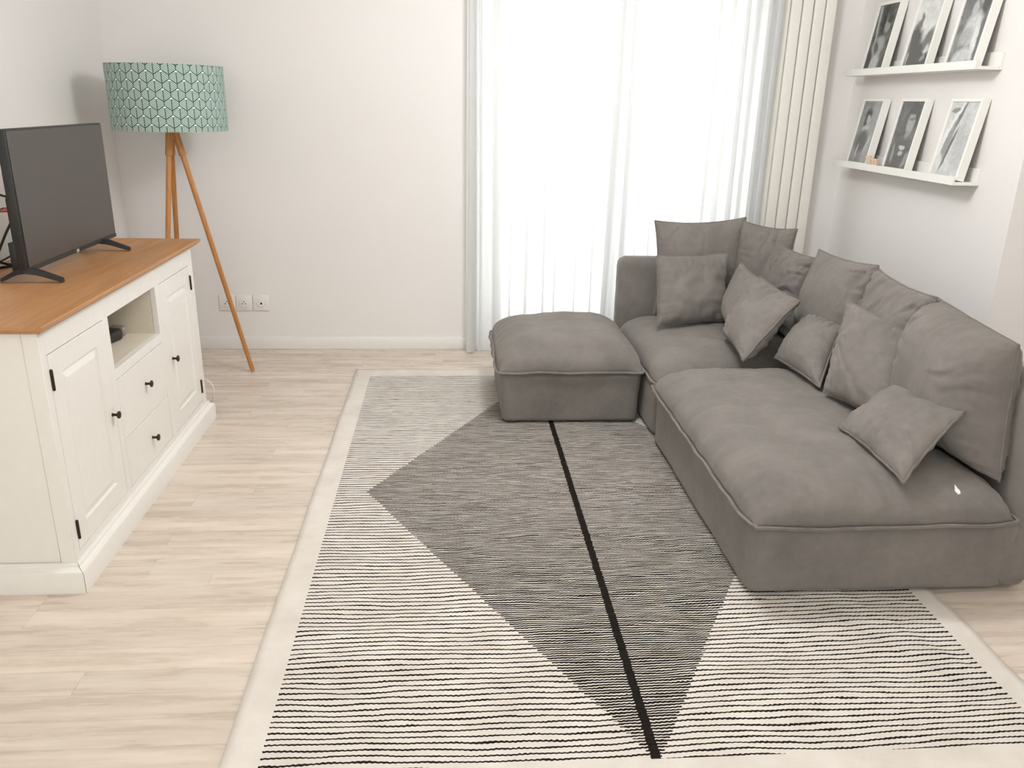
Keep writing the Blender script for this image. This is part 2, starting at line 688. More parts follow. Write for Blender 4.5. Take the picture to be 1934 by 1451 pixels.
# ------------------------------------------------------------------ rug
RX0, RX1, RY0, RY1 = -0.515, 1.50, 1.345, 4.295


def make_rug():
    nx, ny = 90, 130
    z_t = 0.008
    verts, faces = [], []
    ox, oy = (RX0 + RX1) / 2, (RY0 + RY1) / 2
    for j in range(ny):
        for i in range(nx):
            u, v = i / (nx - 1), j / (ny - 1)
            x = RX0 + (RX1 - RX0) * u
            y_ = RY0 + (RY1 - RY0) * v
            # the woven edge is not quite straight
            x += (0.012 * math.sin(v * 17 + 1) + 0.008 * math.sin(v * 41)) * (u ** 12) + 0.0015 * math.sin(v * 23) * ((1 - u) ** 12)
            y_ += 0.006 * math.sin(u * 14) * (v ** 20)
            lift = 0.0025 * max(0, noise.noise(Vector((x * 1.2, y_ * 2.2, 3.0)))) + 0.012 * (u ** 14) * max(0, math.sin(v * 25 + 0.5)) * (1 if v < 0.2 else 0)
            verts.append((x - ox, y_ - oy, z_t + lift))
    for j in range(ny - 1):
        for i in range(nx - 1):
            a = j * nx + i
            faces.append((a, a + 1, a + nx + 1, a + nx))
    rim = [i for i in range(nx)] + [j * nx + nx - 1 for j in range(1, ny)] + [(ny - 1) * nx + i for i in range(nx - 2, -1, -1)] + [j * nx for j in range(ny - 2, 0, -1)]
    base = len(verts)
    for k in rim:
        x, y_, z_ = verts[k]
        verts.append((x, y_, max(0.0005, z_ - 0.0078)))
    n = len(rim)
    for k in range(n):
        faces.append((rim[k], base + k, base + (k + 1) % n, rim[(k + 1) % n]))
    faces.append(tuple(base + k for k in range(n))[::-1])
    me = bpy.data.meshes.new('rug')
    me.from_pydata(verts, [], faces)
    smooth(me)
    m = rug_mat(0.468 - ox, 2.803 - oy, 0.785, 1.375, -0.428 - ox, 1.418 - ox, 1.445 - oy, 4.185 - oy)
    o = link('rug', me, m, None, (ox, oy, 0.0))
    tag(o, 'cream woven rug with black stripes and a dark lozenge, under the sofa', 'rug')


make_rug()

# ------------------------------------------------------------------ sideboard
SB = empty('sideboard', (-1.345, 2.895, 0.0), 'white sideboard with oak top, open niche and bronze knobs', 'sideboard')
SX, SY = SB.location.x, SB.location.y
FX = -1.11 - SX                      # front plane (local)
BX = -1.60 - SX
Y0, Y1 = 2.205 - SY, 3.585 - SY


def sb(name, x0, x1, y0, y1, z0, z1, mat='lacquer', parent=SB, bev=0.0012, seg=1):
    return boxobj(name, x0, x1, y0, y1, z0, z1, M[mat], parent, bev, seg)


# near and far ends: corner posts with a recessed panel
for nm, ya, yb, face in (('end_near', Y0, Y0 + 0.022, -1), ('end_far', Y1 - 0.022, Y1, 1)):
    sb('side_panel', BX + 0.05, FX - 0.045, ya + (0.003 if face < 0 else 0), yb - (0.003 if face > 0 else 0), 0.03, 0.80)
    sb('corner_post', FX - 0.0435, FX, ya, yb + (0.010 if face < 0 else 0) - (0 if face < 0 else 0), 0.03, 0.80)
    sb('corner_post', BX, BX + 0.0485, ya, yb, 0.03, 0.80)
sb('back_panel', BX, BX + 0.008, Y0 + 0.022, Y1 - 0.022, 0.03, 0.80)
sb('bottom_panel', BX + 0.008, FX - 0.024, Y0 + 0.022, Y1 - 0.022, 0.05, 0.07)
yL = lambda v: v - SY
D = 0.022
sb('top_rail', FX - D, FX, yL(2.2360), yL(3.5325), 0.724, 0.80)
sb('bottom_rail', FX - D, FX, yL(2.2360), yL(3.5325), 0.03, 0.110)
sb('stile', FX - D, FX, yL(3.5330), yL(3.5625), 0.03, 0.80)
sb('stile', FX - D, FX, yL(2.6235), yL(2.6620), 0.110, 0.724)
sb('stile', FX - D, FX, yL(3.1130), yL(3.1615), 0.110, 0.724)
sb('niche_rail', FX - D, FX, yL(2.6620), yL(3.1130), 0.5065, 0.541)
# open niche
sb('niche_floor', BX + 0.008, FX - D, yL(2.650), yL(3.125), 0.523, 0.541, 'niche')
sb('niche_wall', BX + 0.008, FX - D - 0.001, yL(2.648), yL(2.662), 0.07, 0.79, 'niche')
sb('niche_wall', BX + 0.008, FX - D - 0.001, yL(3.113), yL(3.127), 0.07, 0.79, 'niche')
sb('niche_ceiling', BX + 0.008, FX - D, yL(2.662), yL(3.113), 0.724, 0.738, 'niche')


def ring_panel(bmx, y0, y1, z0, z1, xf, levels, thick):
    """door slab facing +x whose front follows (inset, depth) levels"""
    loops = []
    for ins, dep in levels:
        ys, zs = (y0 + ins, y1 - ins), (z0 + ins, z1 - ins)
        loops.append([bmx.verts.new((xf + dep, yy, zz)) for yy, zz in ((ys[0], zs[0]), (ys[1], zs[0]), (ys[1], zs[1]), (ys[0], zs[1]))])
    back = [bmx.verts.new((xf - thick, yy, zz)) for yy, zz in ((y0, z0), (y1, z0), (y1, z1), (y0, z1))]
    seq = [back] + loops
    for A, B in zip(seq, seq[1:]):
        for k in range(4):
            bmx.faces.new((A[k], A[(k + 1) % 4], B[(k + 1) % 4], B[k]))
    bmx.faces.new(loops[-1])
    bmx.faces.new(back[::-1])


def knob(parent, yk, zk):
    b = bmesh.new()
    lathe(b, [(0.0062, 0.0), (0.005, 0.004), (0.0042, 0.012), (0.006, 0.016), (0.0115, 0.0185), (0.013, 0.0215), (0.0115, 0.0245), (0.006, 0.0255)], (FX, yk, zk), 'x', 18)
    autosmooth(bm_obj('knob', b, M['bronze'], parent), 50)


def hinge(parent, yh, zh):
    b = bmesh.new()
    lathe(b, [(0.0015, -0.032), (0.0038, -0.030), (0.0042, -0.026), (0.0042, 0.026), (0.0038, 0.030), (0.0015, 0.032)], (FX + 0.003, yh, zh), 'z', 10)
    autosmooth(bm_obj('hinge', b, M['hinge'], parent), 50)


LV = [(0, -0.0012), (0.0012, 0), (0.066, 0), (0.069, -0.007), (0.072, -0.0075), (0.092, -0.0015), (0.095, -0.001)]
for (ya, yb, hy, ky) in ((2.2395, 2.6215, 2.2415, 2.591), (3.1635, 3.5305, 3.5290, 3.212)):
    b = bmesh.new()
    ring_panel(b, yL(ya), yL(yb), 0.1125, 0.7215, FX, LV, 0.02)
    d = bm_obj('door', b, M['lacquer'], SB)
    knob(d, yL(ky), 0.41)
    hinge(d, yL(hy), 0.65)
    hinge(d, yL(hy), 0.18)
for z0, z1, kz in ((0.290, 0.504, 0.41), (0.1125, 0.2875, 0.198)):
    b = bmesh.new()
    ring_panel(b, yL(2.6645), yL(3.1105), z0, z1, FX, [(0, -0.0012), (0.0012, 0)], 0.02)
    d = bm_obj('drawer', b, M['lacquer'], SB)
    knob(d, yL(2.903), kz)
# plinth: three mitred lengths with an ogee top edge
prof = [(0.0, 0.0), (0.028, 0.0), (0.028, 0.066), (0.0255, 0.0705), (0.017, 0.074), (0.011, 0.0795), (0.009, 0.087), (0.006, 0.090), (0.0, 0.090)]


def plinth(a, b_, out, gap0=0.0006, gap1=0.0006, m0=1, m1=1):
    """a, b_: body corners; out: outward unit; mitre factor at each end"""
    bmx = bmesh.new()
    a, b_, out = Vector(a), Vector(b_), Vector(out)
    t = (b_ - a).normalized()
    R0 = [bmx.verts.new(a + out * o + t * (gap0 - o * m0) + Vector((0, 0, z))) for o, z in prof]
    R1 = [bmx.verts.new(b_ + out * o - t * (gap1 - o * m1) + Vector((0, 0, z))) for o, z in prof]
    n = len(prof)
    for k in range(n):
        bmx.faces.new((R0[k], R0[(k + 1) % n], R1[(k + 1) % n], R1[k]))
    bmx.faces.new(R0)
    bmx.faces.new(R1[::-1])
    autosmooth(bm_obj('plinth', bmx, M['lacquer'], SB), 30)


plinth((BX, Y0, 0), (FX, Y0, 0), (0, -1, 0), m0=0, gap1=0.0012)
plinth((FX, Y0, 0), (FX, Y1, 0), (1, 0, 0), gap0=0.0012)
plinth((FX, Y1, 0), (BX, Y1, 0), (0, 1, 0), m1=0)
# oak top with an undercut edge
b = bmesh.new()
lv = [(0.026, 0.797), (0.014, 0.8005), (0.0, 0.813), (0.0, 0.821), (0.002, 0.823)]
tx0, tx1, ty0, ty1 = -1.612 - SX, -1.076 - SX, 2.166 - SY, 3.624 - SY
loops = []
for ins, zz in lv:
    loops.append([b.verts.new(c) for c in ((tx0, ty0 + ins, zz), (tx1 - ins, ty0 + ins, zz), (tx1 - ins, ty1 - ins, zz), (tx0, ty1 - ins, zz))])
for A, B in zip(loops, loops[1:]):
    for k in range(4):
        b.faces.new((A[k], A[(k + 1) % 4], B[(k + 1) % 4], B[k]))
b.faces.new(loops[0][::-1])
b.faces.new(loops[-1])
tag(bm_obj('worktop', b, M['oak_top'], SB), 'oak worktop of the sideboard')
TOPZ = 0.823

# small grey gadget inside the niche
g = empty('grey_gadget', (-1.255, 3.02, 0.5412), 'small silver grey gadget lying inside the open niche', 'gadget')
bm = bmesh.new()
box(bm, -0.05, 0.04, -0.075, 0.028, 0.0, 0.044, 0.014, 4)
for v in bm.verts:                                # flatter towards the rear, sides drawn in
    v.co.z *= 0.72 + 0.28 * (v.co.y + 0.075) / 0.103
    v.co.x *= 1.0 - 0.25 * abs(v.co.y + 0.02) / 0.06
autosmooth(bm_obj('body', bm, M['dark_side'], g), 60)
bm = bmesh.new()
box(bm, -0.034, 0.030, 0.0285, 0.058, 0.003, 0.040, 0.012, 4)
for v in bm.verts:
    v.co.z += (v.co.y - 0.03) * 0.25
autosmooth(bm_obj('glint_cap', bm, M['grey_gadget'], g), 60)  # silver piece stands in for the bright reflection on the dark body
g.rotation_euler = (0, 0, math.radians(-14))

# ------------------------------------------------------------------ television
TV = empty('television', (-1.365, 3.07, TOPZ), 'dark grey flat television standing on the sideboard', 'television')
ty = 0.366
boxobj('casing', -0.018, 0.012, -ty, ty, 0.036, 0.476, M['dark_side'], TV, 0.004, 2)
sc = boxobj('screen', 0.0125, 0.0145, -ty + 0.006, ty - 0.006, 0.052, 0.470, M['screen'], TV, 0.0006, 1)
boxobj('lower_bezel', 0.0123, 0.0155, -ty + 0.003, ty - 0.003, 0.037, 0.0515, M['dark_side'], TV, 0.001, 1)
boxobj('rear_housing', -0.056, -0.0185, -ty + 0.06, ty - 0.06, 0.05, 0.27, M['black_plastic'], TV, 0.012, 2)
boxobj('port_cover', -0.040, -0.0185, -ty + 0.004, -ty + 0.05, 0.03, 0.13, M['black_plastic'], TV, 0.004, 2)
# the badge: two tiny bright letter strokes on the lower bezel
bm = bmesh.new()
for a, c in ((-0.009, -0.0065), (-0.004, -0.0015), (0.001, 0.0035)):
    box(bm, 0.0156, 0.0162, a, c, 0.0385, 0.0485)
box(bm, 0.0156, 0.0162, -0.009, 0.0035, 0.0465, 0.0490)
box(bm, 0.0156, 0.0162, 0.006, 0.0085, 0.0385, 0.0465)
box(bm, 0.0156, 0.0162, 0.006, 0.0085, 0.0475, 0.0495)
bm_obj('badge', bm, M['logo'], TV)
for fy in (-0.352, 0.236):
    bm = bmesh.new()
    for s in (-1, 1):
        tip = Vector((0.014 + s * 0.094, fy + 0.004 * s, 0.0075))
        mid = Vector((0.004 + s * 0.034, fy + 0.001 * s, 0.032))
        topv = Vector((-0.002, fy, 0.040))
        pts = spline([topv, mid, tip], 6)
        secs = []
        for i, p in enumerate(pts):
            w = 0.016 - 0.006 * i / (len(pts) - 1)
            h = 0.015 - 0.006 * i / (len(pts) - 1)
            secs.append([bm.verts.new(p + Vector((0, dy * w, dz * h))) for dy, dz in ((-1, -0.6), (1, -0.6), (0.8, 0.8), (-0.8, 0.8))])
        for A, B in zip(secs, secs[1:]):
            for k in range(4):
                bm.faces.new((A[k], A[(k + 1) % 4], B[(k + 1) % 4], B[k]))
        bm.faces.new(secs[0][::-1])
        bm.faces.new(secs[-1])
    autosmooth(bm_obj('foot', bm, M['black_plastic'], TV), 50)

# cables behind the television
cb = [
    ('thin black cable leaving the upper back of the television', [(-1.40, 2.78, 1.085), (-1.46, 2.74, 1.10), (-1.56, 2.66, 1.06), (-1.63, 2.62, 0.93), (-1.68, 2.66, 0.84)], 0.0035),
    ('black cable with a red plug hanging behind the television', [(-1.41, 2.80, 1.045), (-1.45, 2.785, 1.043), (-1.50, 2.75, 0.97), (-1.53, 2.72, 0.86), (-1.53, 2.72, TOPZ + 0.005)], 0.0045),
    ('black cable hanging straight down behind the television', [(-1.42, 2.82, 1.03), (-1.45, 2.80, 0.97), (-1.50, 2.78, 0.87), (-1.55, 2.76, TOPZ + 0.005)], 0.004),
    ('thin black cable sagging low behind the television', [(-1.42, 2.86, 0.93), (-1.45, 2.85, 0.90), (-1.50, 2.83, 0.87), (-1.56, 2.80, 0.845), (-1.58, 2.80, TOPZ + 0.004)], 0.003),
    ('black cable lying on the oak top behind the television', [(-1.585, 2.93, TOPZ + 0.035), (-1.55, 2.97, TOPZ + 0.010), (-1.525, 3.0, TOPZ + 0.005), (-1.56, 2.93, TOPZ + 0.005), (-1.59, 2.86, TOPZ + 0.005)], 0.0045),
]
for i, (lab, pts, r) in enumerate(cb):
    o0 = Vector(pts[-1])
    c = tube('television_cable', [p - o0 for p in spline(pts, 8)], r, M['cable_black'], None, 8, loc=o0)
    tag(c, lab, 'cable', 'black cables behind the television')
    if i == 1:
        bm = bmesh.new()
        tube_bm(bm, [Vector((-1.412, 2.80, 1.045)) - o0, Vector((-1.435, 2.791, 1.045)) - o0, Vector((-1.448, 2.786, 1.043)) - o0], 0.007, 10, False, [0.0075, 0.0075, 0.005])
        tag(bm_obj('plug', bm, M['red_plug'], c, sm=True), 'red cable plug')
# white cable looping out at the far end of the sideboard
wc = [(-1.20, 3.66, 0.16), (-1.145, 3.665, 0.170), (-1.112, 3.67, 0.150), (-1.100, 3.675, 0.11), (-1.112, 3.68, 0.06), (-1.15, 3.69, 0.012), (-1.24, 3.70, 0.004)]
o0 = Vector(wc[-1])
tag(tube('power_cable', [Vector(p) - o0 for p in spline(wc, 8)], 0.0035, M['cable_white'], None, 8, loc=o0), 'white cable looping out behind the far end of the sideboard', 'cable')

# ------------------------------------------------------------------ tripod lamp
LP = Vector((-1.362, 4.30, 0.0))
lamp = empty('floor_lamp', LP, 'tripod floor lamp with wooden legs and green patterned drum shade', 'lamp')
SR, SZ0, SZ1 = 0.266, 1.243, 1.540
bm = bmesh.new()
seg = 96
r4 = []
for rr, zz in ((SR, SZ0), (SR, SZ1), (SR - 0.004, SZ1), (SR - 0.004, SZ0)):
    r4.append([bm.verts.new((rr * math.cos(2 * math.pi * k / seg), rr * math.sin(2 * math.pi * k / seg), zz - SZ0)) for k in range(seg)])
for i in range(4):
    A, B = r4[i], r4[(i + 1) % 4]
    for k in range(seg):
        bm.faces.new((A[k], A[(k + 1) % seg], B[(k + 1) % seg], B[k]))
sh = autosmooth(bm_obj('lamp_shade', bm, shade_fabric(SR, 26, 0.0388), lamp, (0, 0, SZ0)), 40)
tag(sh, 'mint drum shade printed with dark green cubes')
bm = bmesh.new()
for k in range(3):
    a = 2 * math.pi * k / 3 + 0.4
    tube_bm(bm, [(0.015 * math.cos(a), 0.015 * math.sin(a), 1.30), ((SR - 0.006) * math.cos(a), (SR - 0.006) * math.sin(a), 1.275)], 0.002, 6)
bm_obj('shade_ring', bm, M['bronze'], lamp)
bm = bmesh.new()
lathe(bm, [(0.018, 1.20), (0.018, 1.31), (0.013, 1.315), (0.02, 1.34), (0.032, 1.37), (0.032, 1.39), (0.02, 1.42), (0.004, 1.43)], (0, 0, 0), 'z', 20)
autosmooth(bm_obj('bulb', bm, plain('frosted_bulb', lin(235, 232, 224), 0.4), lamp), 50)
bm = bmesh.new()
lathe(bm, [(0.02, 1.205), (0.024, 1.21), (0.024, 1.245), (0.02, 1.25)], (0, 0, 0), 'z', 20)
autosmooth(bm_obj('hub', bm, M['beech'], lamp), 50)
for a, rf in ((-5, 0.300), (256, 0.30), (120, 0.30)):
    d = Vector((math.cos(math.radians(a)), math.sin(math.radians(a)), 0))
    top = d * 0.016 + Vector((0, 0, 1.245))
    ft = d * rf + Vector((0, 0, 0.006))
    ax = (ft - top).normalized()
    bm = bmesh.new()
    tube_bm(bm, [top + ax * 0.10, top + ax * 0.3, ft - ax * 0.01, ft], 0.0125, 14, False, [0.0125, 0.0125, 0.0115, 0.009])
    lg = autosmooth(bm_obj('leg', bm, M['beech'], lamp), 50)
    bm = bmesh.new()
    tube_bm(bm, [top - ax * 0.0, top + ax * 0.115, top + ax * 0.124, top + ax * 0.126], 0.0175, 14, False, [0.0175, 0.0175, 0.0165, 0.0135])
    autosmooth(bm_obj('socket_sleeve', bm, M['beech'], lg), 40)
# ------------------------------------------------------------------ wall sockets
for i, (x, kind, lab) in enumerate(((-1.282, 'E', 'white wall socket half hidden by the lamp leg'), (-1.187, 'E', 'white wall socket with three holes, between the lamp leg and the aerial outlet'), (-1.093, 'A', 'white aerial outlet with one dark hole, last of the wall sockets'))):
    s = empty('wall_socket', (x, YB, 0.279), lab, 'socket', 'white wall sockets')
    bm = bmesh.new()
    box(bm, -0.0465, 0.0465, -0.009, 0.0, -0.046, 0.046, 0.003, 2)
    autosmooth(bm_obj('plate', bm, M['socket'], s))
    bm = bmesh.new()
    if kind == 'E':
        lathe(bm, [(0.027, -0.0150), (0.027, -0.0092)], (0, 0, 0), 'y', 28)
        lathe(bm, [(0.021, -0.0165), (0.024, -0.0151)], (0, 0, 0), 'y', 28)
    else:
        lathe(bm, [(0.021, -0.0160), (0.023, -0.0092)], (0, 0, 0), 'y', 28)
    autosmooth(bm_obj('insert', bm, M['socket'], s), 40)
    bm = bmesh.new()
    for hx, hz, hr in (((-0.0095, -0.004, 0.0034), (0.0095, -0.004, 0.0034), (0, 0.0085, 0.0034)) if kind == 'E' else ((0.004, -0.003, 0.0062),)):
        lathe(bm, [(hr, -0.0172), (hr * 0.9, -0.0166)], (hx, 0, hz), 'y', 12)
    bm_obj('socket_hole', bm, M['hole'], s)

# ------------------------------------------------------------------ curtains
def curtain(x0, x1, yc, label, seed, pleats, amp=0.016, zb=0.010):
    """hanging voile: a plan line with gentle waves that doubles back on itself at each pleat (x, width)"""
    rs_ = random.Random(seed)
    z1 = ZC - 0.03
    nz = 16
    ph = [rs_.uniform(0, 6.28) for _ in range(6)]
    rows = []
    for j in range(nz):
        v = j / (nz - 1)
        ctrl = []
        x = x0
        step = 0.022
        pl = sorted(pleats)
        k = 0
        wav = lambda q: yc + amp * (math.sin(q * 41 + ph[0] + 0.5 * v) + 0.6 * math.sin(q * 77 + ph[1]) + 0.5 * math.sin(q * 17 + ph[2] + v))
        sh = 0.0
        for (pa, pw_) in pl:
            pa2 = pa + 0.010 * math.sin(v * 2.3 + pa * 20 + ph[3]) * (1 - v)
            w = pw_ * (0.85 + 0.3 * (1 - v) * math.sin(pa * 31 + ph[4]) + 0.12 * math.sin(v * 5 + pa * 13))
            m = max(2, int(round((pa - x) / step)))
            for q in range(m):
                xx = x + (pa2 - x) * q / m
                ctrl.append((xx, wav(xx)))
            y_ = wav(pa2)
            ctrl += [(pa2 + w * 0.5, y_ + 0.004), (pa2 + w, y_ + 0.006), (pa2 + w * 1.06, y_ - 0.002), (pa2 + w * 0.9, y_ - 0.010), (pa2 + w * 0.4, y_ - 0.012), (pa2 + w * 0.05, y_ - 0.014), (pa2, y_ - 0.020), (pa2 + w * 0.2, y_ - 0.025), (pa2 + w * 0.7, y_ - 0.022), (pa2 + w * 1.3, y_ - 0.012)]
            x = pa2 + w * 1.3 + 0.012
        m = max(2, int(round((x1 - x) / step)))
        for q in range(m + 1):
            xx = x + (x1 - x) * q / m
            ctrl.append((xx, wav(xx)))
        rows.append(ctrl)
    n = min(len(r) for r in rows)
    L = []
    for j, r in enumerate(rows):
        if len(r) != n:                                    # resample to the same count
            t = np.linspace(0, len(r) - 1, n)
            r = list(zip(np.interp(t, range(len(r)), [p[0] for p in r]), np.interp(t, range(len(r)), [p[1] for p in r])))
        v = j / (nz - 1)
        z = zb + (z1 - zb) * v
        L.append(spline([(p[0], p[1], z) for p in r], 4))
    w = len(L[0])
    cx = (x0 + x1) / 2
    verts = [(p.x - cx, p.y - yc, p.z) for row_ in L for p in row_]
    faces = [(j * w + i, j * w + i + 1, (j + 1) * w + i + 1, (j + 1) * w + i) for j in range(nz - 1) for i in range(w - 1)]
    me = bpy.data.meshes.new('sheer_curtain')
    me.from_pydata(verts, [], faces)
    smooth(me)
    o = link('sheer_curtain', me, M['sheer'], None, (cx, yc, 0))
    tag(o, label, 'curtain', 'sheer white curtains at the window')
    return o


curtain(0.092, 0.985, 4.655, 'sheer white curtain beside the bare wall, behind the footstool', 3,
        [(0.10, 0.028), (0.155, 0.014), (0.235, 0.020), (0.345, 0.012), (0.425, 0.030), (0.52, 0.010), (0.60, 0.014), (0.72, 0.012), (0.80, 0.022), (0.90, 0.030)])
curtain(0.878, 1.755, 4.605, 'sheer white curtain beside the radiator, behind the sofa corner', 5,
        [(0.885, 0.026), (0.955, 0.030), (1.035, 0.010), (1.12, 0.014), (1.245, 0.050), (1.345, 0.012), (1.405, 0.024), (1.475, 0.034), (1.545, 0.030), (1.61, 0.034), (1.675, 0.030), (1.715, 0.028)])

# ------------------------------------------------------------------ radiator
RAD = empty('radiator', (1.905, YB, 0.30), 'tall white radiator of flat vertical panels beside the curtain', 'radiator')
pitch = 0.0632
for k in range(6):
    xr = 2.056 - 1.905 - (5 - k) * pitch
    boxobj('panel', xr - pitch + 0.0035, xr - 0.0035, -0.100, -0.082, 0.0, 1.85, M['radiator'], RAD, 0.004, 3)
for z in (0.05, 1.77):
    boxobj('header_tube', 2.056 - 1.905 - 6 * pitch + 0.006, 2.056 - 1.905 - 0.006, -0.081, -0.052, z, z + 0.035, M['radiator'], RAD, 0.006, 2)
for x in (-0.10, 0.09):
    for z in (0.06, 1.78):
        boxobj('bracket', x, x + 0.02, -0.053, -0.001, z, z + 0.02, M['radiator'], RAD, 0.002, 1)

# ------------------------------------------------------------------ picture ledges and frames
LX = XR - 0.120
for zt, lab in ((1.612, 'upper white picture ledge on the wall above the sofa'), (1.149, 'lower white picture ledge on the wall above the sofa')):
    L = empty('picture_ledge', (XR, 3.988, zt - 0.034), lab, 'shelf', 'white picture ledges')
    boxobj('shelf_board', -0.108, -0.0145, -0.573, 0.573, 0.0, 0.013, M['shelf_white'], L, 0.001, 1)
    boxobj('front_lip', -0.120, -0.1085, -0.573, 0.573, 0.0, 0.034, M['shelf_white'], L, 0.0012, 1)
    boxobj('back_board', -0.0140, 0.0, -0.573, 0.573, 0.0, 0.070, M['shelf_white'], L, 0.0012, 1)


def print_mat(name, bg, blobs, grad=None, warp=0.02, seed=0.0):
    """black and white print: soft ellipses on a toned ground"""
    t = NT(name)
    o = t.coord()
    nz = t.n('ShaderNodeTexNoise')
    t.l(t.mapping(o, (1, 1, 1), (seed, 0.0, seed)), nz.inputs['Vector'])
    nz.inputs['Scale'].default_value = 26.0
    nz.inputs['Detail'].default_value = 4.0
    nx_, ny_, nz_ = t.xyz(nz.outputs['Color'])
    x0, y0, z0 = t.xyz(o)
    x = t.m('ADD', x0, t.m('MULTIPLY', t.m('SUBTRACT', nx_, 0.5), warp))
    z = t.m('ADD', z0, t.m('MULTIPLY', t.m('SUBTRACT', ny_, 0.5), warp))
    fine = t.noise(o, 90.0, 4, 0.65)
    c = t.mix(t.rng(nz_, 0.35, 0.65), lin(bg[0], bg[0], bg[0] - 2), lin(bg[1], bg[1], bg[1] - 2))
    for cx, cz, rx, rz, rot, val in blobs:
        ca, sa = math.cos(math.radians(rot)), math.sin(math.radians(rot))
        dx, dz = t.m('SUBTRACT', x, cx), t.m('SUBTRACT', z, cz)
        a = t.m('DIVIDE', t.m('ADD', t.m('MULTIPLY', dx, ca), t.m('MULTIPLY', dz, sa)), rx)
        b_ = t.m('DIVIDE', t.m('SUBTRACT', t.m('MULTIPLY', dz, ca), t.m('MULTIPLY', dx, sa)), rz)
        r2 = t.m('ADD', t.m('MULTIPLY', a, a), t.m('MULTIPLY', b_, b_))
        c = t.mix(t.rng(r2, 0.45, 1.35, 1, 0), c, lin(val, val, val - 2))
    mul = t.n('ShaderNodeMix', data_type='RGBA', blend_type='MULTIPLY')
    mul.inputs[0].default_value = 1.0
    t.l(c, mul.inputs[6])
    g = t.rng(fine, 0.3, 0.7, 0.82, 1.1)
    cc = t.n('ShaderNodeCombineColor')
    for k in range(3):
        t.l(g, cc.inputs[k])
    t.l(cc.outputs[0], mul.inputs[7])
    t.base(mul.outputs[2])
    t.rough(0.25)
    return t.mat


FW, FH, FD, FB = 0.226, 0.338, 0.036, 0.014
prints = [
    # upper ledge, from the corner outwards
    (1.612, 4.357, 'framed print of a figure among dark trunks, nearest the corner on the upper ledge',
     print_mat('print_figure_trunks', (70, 105), [(-0.07, 0.25, 0.012, 0.2, 8, 170), (-0.02, 0.27, 0.02, 0.2, 4, 60), (0.03, 0.225, 0.028, 0.04, 0, 150), (0.045, 0.25, 0.03, 0.022, 0, 70), (-0.01, 0.125, 0.06, 0.05, 20, 165), (-0.02, 0.11, 0.02, 0.045, 30, 100), (-0.01, 0.03, 0.045, 0.07, -20, 190), (-0.075, 0.05, 0.03, 0.06, 0, 75)], seed=1.3)),
    (1.612, 3.960, 'framed print with a pale sky above dark foliage, middle of the upper ledge',
     print_mat('print_sky_foliage', (212, 226), [(0.0, 0.02, 0.13, 0.12, 0, 92), (-0.055, 0.13, 0.05, 0.09, 8, 90), (-0.045, 0.21, 0.022, 0.035, 0, 120), (0.06, 0.13, 0.03, 0.06, -15, 120), (0.065, 0.085, 0.03, 0.018, 30, 205), (-0.08, 0.05, 0.012, 0.03, 0, 170), (0.05, 0.05, 0.02, 0.012, 30, 150)], warp=0.05, seed=4.1)),
    (1.612, 3.590, 'framed print of a pale dressed figure, near end of the upper ledge',
     print_mat('print_pale_figure', (110, 150), [(-0.06, 0.28, 0.06, 0.07, 0, 120), (0.07, 0.28, 0.06, 0.03, 20, 195), (0.06, 0.25, 0.03, 0.05, 0, 90), (-0.01, 0.235, 0.022, 0.028, 0, 185), (0.01, 0.15, 0.06, 0.07, -15, 205), (-0.02, 0.12, 0.05, 0.035, 20, 175), (0.05, 0.10, 0.02, 0.09, 5, 222), (-0.01, 0.04, 0.07, 0.035, 15, 200), (0.085, 0.1, 0.02, 0.12, 5, 110)], seed=7.7)),
    (1.149, 4.369, 'framed grey print of a child in a dark top, behind the small wooden toy',
     print_mat('print_child_profile', (142, 160), [(0.05, 0.2, 0.05, 0.2, 0, 170), (-0.015, 0.255, 0.035, 0.035, 0, 92), (-0.03, 0.225, 0.02, 0.03, 0, 100), (-0.005, 0.232, 0.02, 0.026, 10, 190), (-0.01, 0.19, 0.035, 0.016, 15, 200), (-0.015, 0.12, 0.06, 0.06, 0, 118), (0.05, 0.11, 0.012, 0.05, -20, 190), (-0.04, 0.07, 0.008, 0.04, -5, 190)], seed=2.2)),
    (1.149, 3.978, 'framed dark print of a child facing front, middle of the lower ledge',
     print_mat('print_child_front', (98, 122), [(0.03, 0.26, 0.055, 0.07, 0, 86), (0.025, 0.225, 0.036, 0.055, 8, 170), (0.03, 0.285, 0.045, 0.02, 0, 92), (0.03, 0.243, 0.034, 0.008, 4, 128), (0.02, 0.165, 0.02, 0.02, 0, 155), (0.0, 0.085, 0.085, 0.075, 0, 104), (0.012, 0.11, 0.028, 0.010, -6, 200), (0.010, 0.085, 0.022, 0.012, 0, 185), (-0.06, 0.08, 0.012, 0.05, 5, 150), (0.07, 0.06, 0.016, 0.05, -25, 150)], seed=5.5)),
    (1.149, 3.555, 'framed pale print with a blurred dark diagonal, near end of the lower ledge',
     print_mat('print_pale_diagonal', (196, 212), [(-0.055, 0.2, 0.03, 0.16, -24, 228), (-0.02, 0.25, 0.012, 0.10, -22, 120), (-0.052, 0.15, 0.020, 0.10, -12, 150), (-0.03, 0.12, 0.010, 0.10, -14, 110), (-0.075, 0.07, 0.02, 0.035, 0, 215), (0.05, 0.15, 0.05, 0.12, 0, 188), (0.07, 0.24, 0.025, 0.05, -10, 205), (-0.06, 0.29, 0.03, 0.012, 10, 140)], seed=9.1)),
]
